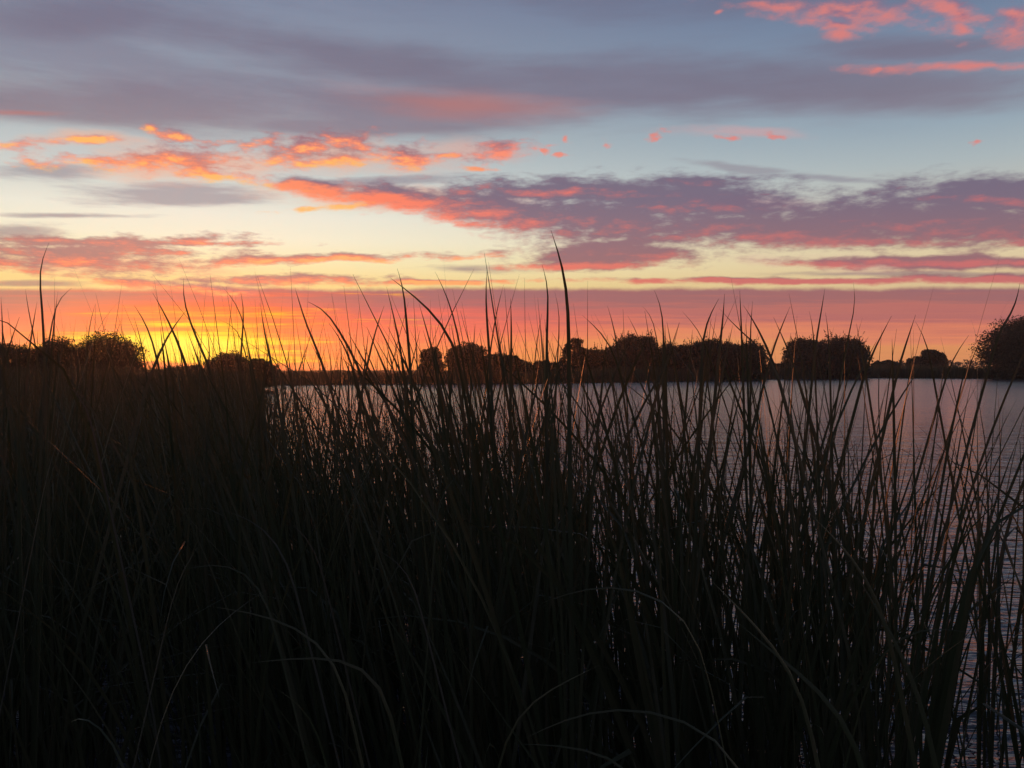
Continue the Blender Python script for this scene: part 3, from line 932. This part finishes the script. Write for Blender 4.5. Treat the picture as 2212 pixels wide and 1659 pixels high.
def make_cattails():
    rng = np.random.default_rng(21)
    for pts, wpx, depth, label in SKYLINE + ARCHES:
        arch = pts[0][1] > 800
        if arch: depth *= 0.9
        V, base = traced(pts, wpx, depth, rng, arch)
        t = thing('cattail_plant', label, 'cattail', base, GROUP)
        leaf_object(V, base, t, mat=M_GLINT if 'pale' in label else M_REED)
        sky = not arch
        n = int(rng.integers(3, 6)) if sky else int(rng.integers(2, 4))
        V2, *_ = plant_leaves(np.array([base[0]]), np.array([base[1]]), rng, np.array([n]), 1.75 if sky else 1.3)
        for v in V2: leaf_object(v, base, t)
        if sky and pts[0][0] < 1750:
            for _ in range(int(rng.integers(3, 7)) if pts[0][0] < 1300 else 2):
                Xf = 1106 + base[0] / base[1] * FPX
                tip = at(Xf + rng.normal(-90, 190), rng.uniform(690, 800), depth + rng.normal(0, 0.15))
                leaf_object(fan_leaf(base, tip, rng.uniform(0.008, 0.0125), rng), base, t)
    # the rest of the bed: nearest plants one by one, the others as one mass
    x, y = bed(2.7, 14, rng)
    order = np.argsort(np.hypot(x, y))
    x, y = x[order], y[order]
    inside = np.abs(x / y) < 0.60
    first = np.flatnonzero(inside)[:300 - len(SKYLINE) - len(ARCHES)]
    one = np.zeros(len(x), bool); one[first] = True
    V, pid, H, px_, kink, k = plant_leaves(x[one], y[one], rng)
    xo, yo = x[one], y[one]
    for i in range(len(xo)):
        mine = np.flatnonzero(pid == i)
        X = 1106 + xo[i] / yo[i] * FPX
        tipX = V[mine][:, -1, 1]
        lean = (tipX[:, 0] / tipX[:, 1]).mean() - xo[i] / yo[i]
        lw = 'leaning left' if lean < -0.05 else 'leaning right' if lean > 0.05 else 'standing upright'
        bent = (kink[mine] > 0).any()
        bow = (k[mine] > 0.5).any()
        row = 'front-row' if yo[i] < 3.1 else 'second-row' if yo[i] < 3.6 else 'inner'
        size = 'tall' if H[i] > height_mean(X) * 1.02 else 'short' if H[i] < height_mean(X) * 0.95 else 'middling'
        ex = ' with a snapped leaf' if bent else ' with a bowed leaf' if bow else ' with straight leaves'
        base = np.array([xo[i], yo[i], float(ground_z(xo[i], yo[i])) - 0.02])
        t = thing('cattail_plant', f'{size} {row} cattail {lw}{ex} {place_word(X)}', 'cattail', base, GROUP)
        for j in mine: leaf_object(V[j], base, t)
    V, *_ = plant_leaves(x[~one], y[~one], rng, rings=11, across=3)
    o = strips_object('cattail_bed', V, M_REED)
    # the headland further off, where the bed runs on to the left
    n = 30000
    yy = rng.uniform(15, 62, n); xx = rng.uniform(-0.66, -0.2, n) * yy
    keep = (xx + 0.305 * yy - 1.0 + 0.5 * np.sin(yy * 0.9) + np.abs(rng.normal(0, 1.5, n)) < 0.0) & (rng.uniform(0, 1, n) < np.clip(26 / yy, 0, 1)) & (yy > 19 + 2 * np.sin(xx))
    xx, yy = xx[keep], yy[keep]
    m = len(xx)
    gz = ground_z(xx, yy)
    base = np.stack([xx, yy, gz - 0.02], -1)
    L = rng.normal(1.80, 0.17, m) - gz * 0.5
    V2 = leaves(base, L, rng.uniform(0, 6.28, m), np.abs(rng.normal(0, 0.1, m)), np.abs(rng.normal(0.15, 0.25, m)), rng.uniform(0.012, 0.022, m) * (1 + yy / 40), rng.normal(0, 0.7, m), 7, 2)
    o2 = strips_object('headland', V2, M_REED)
    dep = bpy.context.evaluated_depsgraph_get()
    # joined with the near mass into one object
    me = o.data
    import bmesh
    bm = bmesh.new(); bm.from_mesh(me); bm.from_mesh(o2.data); bm.to_mesh(me); bm.free()
    bpy.data.objects.remove(o2)
    o['kind'] = 'stuff'
    o['label'] = 'dense dark mass of cattails filling the bed behind the nearest plants'
    o['category'] = 'reed bed'


make_cattails()


# ------------------------------------------------------------------ reeds along the far shore
def shore_reeds():
    rng = np.random.default_rng(5)
    n = 42000
    X = rng.uniform(560, 2330, n)
    back = rng.uniform(0, 1, n) ** 1.6 * np.interp(X, [560, 1200, 1900, 2300], [16, 20, 40, 30])
    d = far_shore(X) - 1.0 + back
    x = (X - 1106) / FPX * d
    z = ground_z(x, d)
    z = np.maximum(z, -0.1)
    top = np.interp(X, [560, 700, 1200, 1300, 1700, 1850, 2000, 2330], [1.5, 1.45, 1.6, 1.9, 2.2, 2.6, 2.6, 2.4]) * (1 + 0.08 * np.sin(X * 0.02) + 0.05 * np.sin(X * 0.071))
    h = top * rng.normal(0.92, 0.13, n) - z
    w = rng.uniform(0.08, 0.26, n)
    lean = rng.normal(0, 0.14, n) * h
    ly = rng.normal(0, 0.1, n) * h
    psi = rng.normal(0, 0.6, n)
    sx, sy = np.cos(psi) * w / 2, np.sin(psi) * w / 2
    b = np.stack([x, d, z], -1)
    s = np.stack([sx, sy, np.zeros(n)], -1)
    t = b + np.stack([lean, ly, h], -1)
    Q = np.stack([b - s, b + s, t + s * 0.2, t - s * 0.2], 1)
    o = quads_object('shore_reeds', Q, M_REED)
    o['kind'] = 'stuff'; o['label'] = 'low dark belt of reeds along the far waterline'; o['category'] = 'reeds'
    # far-off wood on the horizon
    n = 26000
    X = rng.uniform(-200, 2500, n)
    d = rng.uniform(420, 520, n)
    top = 2.2 + 2.2 * np.clip(np.interp(X, [0, 600, 1000, 1250, 1640, 1720, 1860, 1930, 2130, 2500], [0.0, -0.55, -0.6, -0.3, 0.2, 0.7, 0.9, 1.3, 1.5, 1.5]), -0.8, 2)
    top = top * (0.8 + 0.35 * np.abs(np.sin(X * 0.019 + np.sin(X * 0.007) * 3)) + 0.12 * np.sin(X * 0.13))
    z = rng.uniform(0, 1, n) ** 0.8 * top
    c = np.stack([(X - 1106) / FPX * d, d, 0.3 + z], -1)
    L = rng.uniform(0.7, 1.5, n)
    o = quads_object('distant_woods', leaf_quads(c, L, L * 0.6, rng), M_TREE)
    o['kind'] = 'stuff'; o['label'] = 'thin dark line of far-off woods on the horizon'; o['category'] = 'woods'


shore_reeds()


# ------------------------------------------------------------------ evening haze
def make_haze():
    x, y0, y1, z0, z1 = 680, -120, 660, -2.2, 22
    V = [(-x, y0, z0), (x, y0, z0), (x, y1, z0), (-x, y1, z0), (-x, y0, z1), (x, y0, z1), (x, y1, z1), (-x, y1, z1)]
    F = [(3, 2, 1, 0), (4, 5, 6, 7), (0, 1, 5, 4), (1, 2, 6, 5), (2, 3, 7, 6), (3, 0, 4, 7)]
    m = bpy.data.materials.new('haze')
    m.use_nodes = True
    m.node_tree.nodes.clear()
    N.nt = m.node_tree
    v = N.node('ShaderNodeVolumePrincipled')
    v.inputs['Color'].default_value = (0.9, 0.88, 0.86, 1)
    v.inputs['Density'].default_value = 0.00026
    v.inputs['Anisotropy'].default_value = 0.78
    out = N.node('ShaderNodeOutputMaterial')
    m.node_tree.links.new(v.outputs[0], out.inputs['Volume'])
    o = mesh_object('haze', V, F, m, smooth=False)
    o['kind'] = 'stuff'


make_haze()
